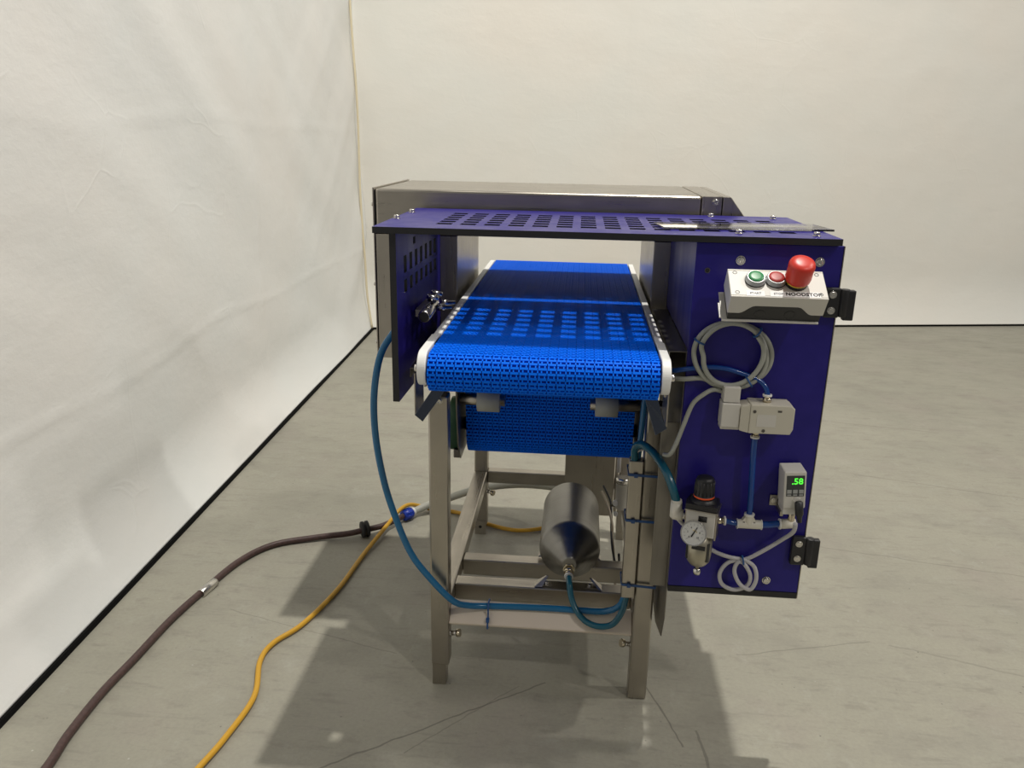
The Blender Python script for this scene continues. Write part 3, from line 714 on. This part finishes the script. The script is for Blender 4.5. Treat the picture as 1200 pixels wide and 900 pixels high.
# ------------------------------------------------------------------ cable ties
def tie_ring(c, rx, rz, nrm, label, head=True):
    c = Vector(c); q = Vector(nrm).normalized().to_track_quat('Z', 'Y').to_matrix()
    b = MB(); pts = [c + q @ Vector((rx*math.cos(2*PI*i/14), rz*math.sin(2*PI*i/14), 0)) for i in range(14)]
    b.tube(pts, .0022, TIEBLUE, 6, 2, closed=True)
    h = c + q @ Vector((rx, 0, 0)); b.box(h.x-.004, h.x+.004, h.y-.004, h.y+.003, h.z-.004, h.z+.004, TIEBLUE)
    return tag(b.build('cable_tie'), label, 'cable tie', 'blue cable ties')
tie_ring((.312, -.158, .994), .0135, .011, (.45, 0, .9), 'blue cable tie on the upper left of the grey cable coil')
tie_ring((.425, -.158, 1.017), .0135, .011, (.8, 0, -.6), 'blue cable tie at the upper right of the grey cable coil')
tie_ring((.418, -.158, .914), .0150, .012, (.8, 0, .55), 'blue cable tie at the lower right of the grey cable coil')
tie_ring((.446, -.161, .506), .010, .009, (1, 0, .2), 'small blue cable tie bundling the pale looped cable')
def tie_band(x0, x1, y0, y1, z, tilt, label):
    b = MB(); dz = tilt
    for (a, c, ya, yb) in ((x0, x1, y0-.0022, y0-.0002), (x0, x1, y1+.0002, y1+.0022), (x0-.0022, x0-.0002, y0, y1), (x1+.0002, x1+.0022, y0, y1)):
        za = z if a < .24 else z+dz; zc = z+dz if c > .24 else z
        b.hexa([(a, ya, za-.003), (c, ya, zc-.003), (c, yb, zc-.003), (a, yb, za-.003), (a, ya, za+.003), (c, ya, zc+.003), (c, yb, zc+.003), (a, yb, za+.003)], TIEBLUE)
    b.box(x0+.012, x0+.021, y0-.0075, y0-.002, z-.0045, z+.0045, TIEBLUE)
    return tag(b.build('cable_tie'), label, 'cable tie', 'blue cable ties')
tie_band(.1990, .2805, -.0085, .0475, .630, -.002, 'blue cable tie round duct and right front leg, highest of three')
tie_band(.1990, .2805, -.0085, .0475, .512, -.002, 'blue cable tie round duct and right front leg, middle of three')
tie_band(.1990, .2805, -.0085, .0475, .338, -.004, 'blue cable tie round duct and right front leg, lowest of three')
b = MB(); b.tube([(-.133, .003, .180), (-.133, -.003, .190), (-.133, .011, .208), (-.133, .012, .220), (-.133, .012, .236), (-.133, .020, .2435), (-.133, .034, .242), (-.133, .047, .236), (-.133, .048, .20), (-.133, .046, .181), (-.133, .02, .1805)], .0024, TIEBLUE, 6, 4, closed=True); b.box(-.137, -.129, -.002, .008, .200, .209, TIEBLUE)
tag(b.build('cable_tie'), 'blue cable tie holding the blue hose to the front cross rail', 'cable tie', 'blue cable ties')

# ------------------------------------------------------------------ hoses on the machine
hose('air_hose', [(-.322, .10, 1.000), (-.332, .03, .985), (-.347, -.02, .962), (-.381, -.03, .905), (-.399, -.032, .811), (-.399, -.032, .706), (-.384, -.03, .597), (-.361, -.03, .509), (-.325, -.03, .410), (-.285, -.028, .347), (-.222, -.018, .270), (-.185, .006, .242), (-.133, .024, .2325), (-.06, .027, .2335), (.03, .028, .2345), (.11, .027, .2345), (.165, .022, .240), (.198, .012, .264), (.210, .006, .302)], .0082, BLUEHOSE, 'long blue air hose hanging past left front leg and along the front rail', 'hose', 14)
hose('air_hose', [(.0695, .075, .300), (.0715, .050, .290), (.0785, .034, .262), (.094, .016, .236), (.118, .0, .220), (.150, -.012, .217), (.182, -.012, .226), (.204, -.004, .258), (.214, .006, .302)], .0078, TEALHOSE, 'teal air hose looping from the steel tank up into the cable duct', 'hose', 14)
hose('air_hose', [(.212, .006, .655), (.209, -.010, .694), (.213, -.035, .716), (.226, -.062, .725), (.247, -.098, .718), (.266, -.147, .702), (.281, -.170, .672), (.2905, -.171, .644)], .0092, TEALHOSE, 'teal air hose arching from the duct top to the filter regulator', 'hose', 14)
hose('air_tube', [(.228, .02, .86), (.226, .012, .82), (.224, .006, .78), (.222, .006, .72), (.219, .010, .662)], .0068, BLUEHOSE, 'blue tube dropping from under the belt into the cable duct', 'tube')
hose('lead_cable', [(.204, .002, .662), (.208, -.006, .680), (.218, -.014, .694), (.230, -.016, .698)], .003, CABLEWHITE, 'thin pale lead bending into the top of the cable duct', 'cable')

# ------------------------------------------------------------------ air tank
AT = thing('air_tank', 'stainless steel air tank lying on the lower cross rails', 'tank', (.068, .28, .244))
TZ, TX_ = .3165, .0685
b = MB(); b.lathe((TX_, .50, TZ), (0, -1, 0), [(0, .012), (.02, .050), (.045, .0815), (.052, .0825), (.30, .0825), (.304, .0825), (.318, .079), (.385, .022), (.390, .018)], STEEL_TANK, 56); b.build('shell', AT)
b = MB(); b.lathe((TX_, .112, TZ-.012), (0, -1, 0), [(0, .0165), (.008, .0165)], BRASS, 6)
b.lathe((TX_, .104, TZ-.014), (0, -1, -.25), [(0, .013), (.010, .013), (.010, .010), (.018, .010), (.018, .0115, WHITEPL), (.024, .0115, WHITEPL), (.024, .008, WHITEPL)], BRASS, 20); b.build('fitting', AT)
for y in (.115, .275):
    for sx in (-1, 1):
        b = MB(); x = TX_+sx*.079
        b.hexa([(x-.004+sx*.006, y-.004, .2445), (x+.010+sx*.0, y-.004, .2445), (x+.010, y+.024, .2445), (x-.004+sx*.006, y+.024, .2445), (TX_+sx*.058-.002, y+.020, TZ-.052), (TX_+sx*.058+.004, y+.020, TZ-.052), (TX_+sx*.058+.004, y+.024, TZ-.052), (TX_+sx*.058-.002, y+.024, TZ-.052)], STEEL_X)
        b.box(min(x, x-sx*.035), max(x, x-sx*.035), y, y+.022, .2445, .2475, STEEL_X)
        bk = b.build('foot_bracket', AT); bolt(bk, (x-sx*.022, y+.010, .2475), (0, 0, 1), .006, .006)

# ------------------------------------------------------------------ pneumatic valve on the slotted panel
FV = thing('flow_valve', 'chrome pneumatic flow valve screwed to the slotted purple side panel', 'valve', (-.28, .03, .985))
b = MB(); b.lathe((-.276, -.050, 1.000), (.04, 1, .10), [(0, .0125), (.005, .0145), (.055, .0145), (.055, .0115), (.110, .0115)], CHROME, 20); b.lathe((-.276, -.0502, 1.000), (-.04, -1, -.10), [(0, .0125, BLACK), (.001, .009, BLACK)], BLACK, 16); b.box(-.302, -.276, -.02, .11, .993, 1.010, STEEL_Y); b.build('barrel', FV, .001)
for y in (.022, .075):
    b = MB(); b.lathe((-.272, y, 1.020), (.25, .1, 1), [(0, .010), (.006, .010), (.006, .014), (.015, .014), (.017, .010)], CHROME, 18); b.build('adjuster', FV)
    b = MB(); b.lathe((-.262, y+.018, 1.004), (1, .25, .02), [(0, .008), (.016, .008), (.016, .0055), (.034, .004)], CHROME, 14); b.build('nozzle', FV)

# ------------------------------------------------------------------ small things by the pedestal
b = MB(); b.lathe((.222, .50, .300), (0, 0, 1), [(0, .016), (.006, .020), (.086, .020), (.086, .0215, CHROME), (.10, .0215, CHROME), (.104, .018, CHROME)], SIGNALGREY, 22); b.box(.190, .222, .497, .503, .306, .312, DARKSTEEL)
b.lathe((.203, .495, .322), (0, -1, 0), [(0, .009), (.01, .009)], WHITEPL, 14); b.lathe((.205, .495, .285), (0, -1, 0), [(0, .007), (.008, .007)], WHITEPL, 14)
tag(b.build('water_trap'), 'small grey canister with chrome cap half hidden behind the cable duct', 'canister')
hose('drop_pipe', [(.211, .56, .80), (.211, .56, .60), (.211, .56, .395)], .0062, CABLEWHITE, 'white vertical pipe beside the steel pedestal behind the tank', 'pipe', 10, 3)
hose('loose_lead', [(.165, .62, .30), (.185, .56, .275), (.198, .52, .235), (.20, .50, .20), (.205, .45, .16), (.21, .36, .10), (.205, .32, .05), (.196, .30, .03), (.19, .31, .006)], .004, BEIGE, 'thin beige lead hanging down between tank and cable duct', 'cable')
hose('loose_lead', [(.17, .64, .31), (.192, .58, .285), (.196, .54, .25), (.196, .52, .225), (.20, .47, .18), (.212, .40, .15), (.214, .34, .20), (.21, .31, .246)], .0035, BLACK, 'thin black lead hanging between tank and cable duct', 'cable')

# ------------------------------------------------------------------ floor hoses
BH = thing('brown_hose', 'dark brown rubber hose snaking across the floor along the left wall', 'hose', (-.95, .5, 0))
R1 = .0105
pts = [(-1.10, -.75, R1), (-1.085, -.55, R1), (-1.084, -.393, R1), (-1.099, -.286, R1), (-1.106, -.132, R1), (-1.098, .012, R1), (-1.090, .196, R1), (-1.066, .364, R1), (-1.030, .545, R1), (-.96, .667, R1), (-.83, .733, R1+.002), (-.72, .762, .020), (-.665, .786, .026), (-.61, .825, .026), (-.565, .895, .024), (-.548, .925, .024)]
b = MB(); b.tube(pts, R1, BROWN, 14, 10); b.build('hose', BH)
b = MB(); d = Vector((.014, .075, 0)).normalized(); b.lathe(Vector((-1.0668, .336, R1)), d, [(0, .0135), (.001, .0145), (.074, .0145), (.075, .0135)], CHROME, 22); b.build('sleeve', BH, label='silver metal sleeve')
d = Vector((.055, .034, .001)).normalized()
b = MB(); b.lathe(Vector((-.665, .786, .029))-d*.014, d, [(0, .020), (.002, .029), (.010, .029), (.011, .025), (.017, .025), (.018, .029), (.026, .029), (.028, .020)], RUBBER, 28); b.build('rubber_disc', BH, label='black grooved rubber ring')
hose('yellow_cable', [(-.82, -.75, .009), (-.79, -.55, .009), (-.748, -.358, .009), (-.728, -.252, .009), (-.718, -.106, .009), (-.758, .035, .009), (-.752, .12, .009), (-.701, .219, .009), (-.655, .413, .009), (-.632, .64, .010), (-.590, .845, .030), (-.565, .905, .052), (-.540, .955, .052), (-.508, .995, .03), (-.47, 1.015, .010), (-.417, 1.012, .009), (-.331, .986, .009), (-.23, .915, .009), (-.143, .882, .009), (-.08, .888, .009), (-.02, .915, .009), (.05, .96, .009)], .0074, YELLOWC, 'yellow cable snaking over the floor and under the conveyor frame', 'cable', 12)
GH = thing('grey_hose', 'thick grey hose with blue coupling rising behind left front leg to the tank', 'hose', (-.4, 1, 0))
b = MB(); b.tube([(-.523, .957, .024), (-.505, .975, .026), (-.46, .995, .042), (-.39, 1.0, .069), (-.284, 1.0, .111), (-.155, 1.0, .136), (-.05, .975, .150), (.04, .92, .165), (.085, .845, .175)], .0140, HOSEGREY, 14, 8); b.build('hose', GH)
d = Vector((.032, .04, .0)).normalized()
b = MB(); b.lathe(Vector((-.556, .916, .024)), d, [(0, .014), (.003, .0205), (.040, .0205), (.044, .016)], COUPBLUE, 20)
for i in range(10):
    an = 2*PI*i/10; q = d.to_track_quat('Z', 'Y').to_matrix() @ Vector((math.cos(an), math.sin(an), 0))*.0205; p = Vector((-.556, .916, .024))+d*.006
    b.cyl(p+q, p+q+d*.03, .002, COUPBLUE, 6)
b.build('coupling', GH, label='ribbed blue hose coupling')
b = MB(); b.lathe(Vector((-.556, .916, .024))+d*.044, d, [(0, .0165), (.010, .0165)], WHITEPL, 18); b.build('hose_clamp', GH)
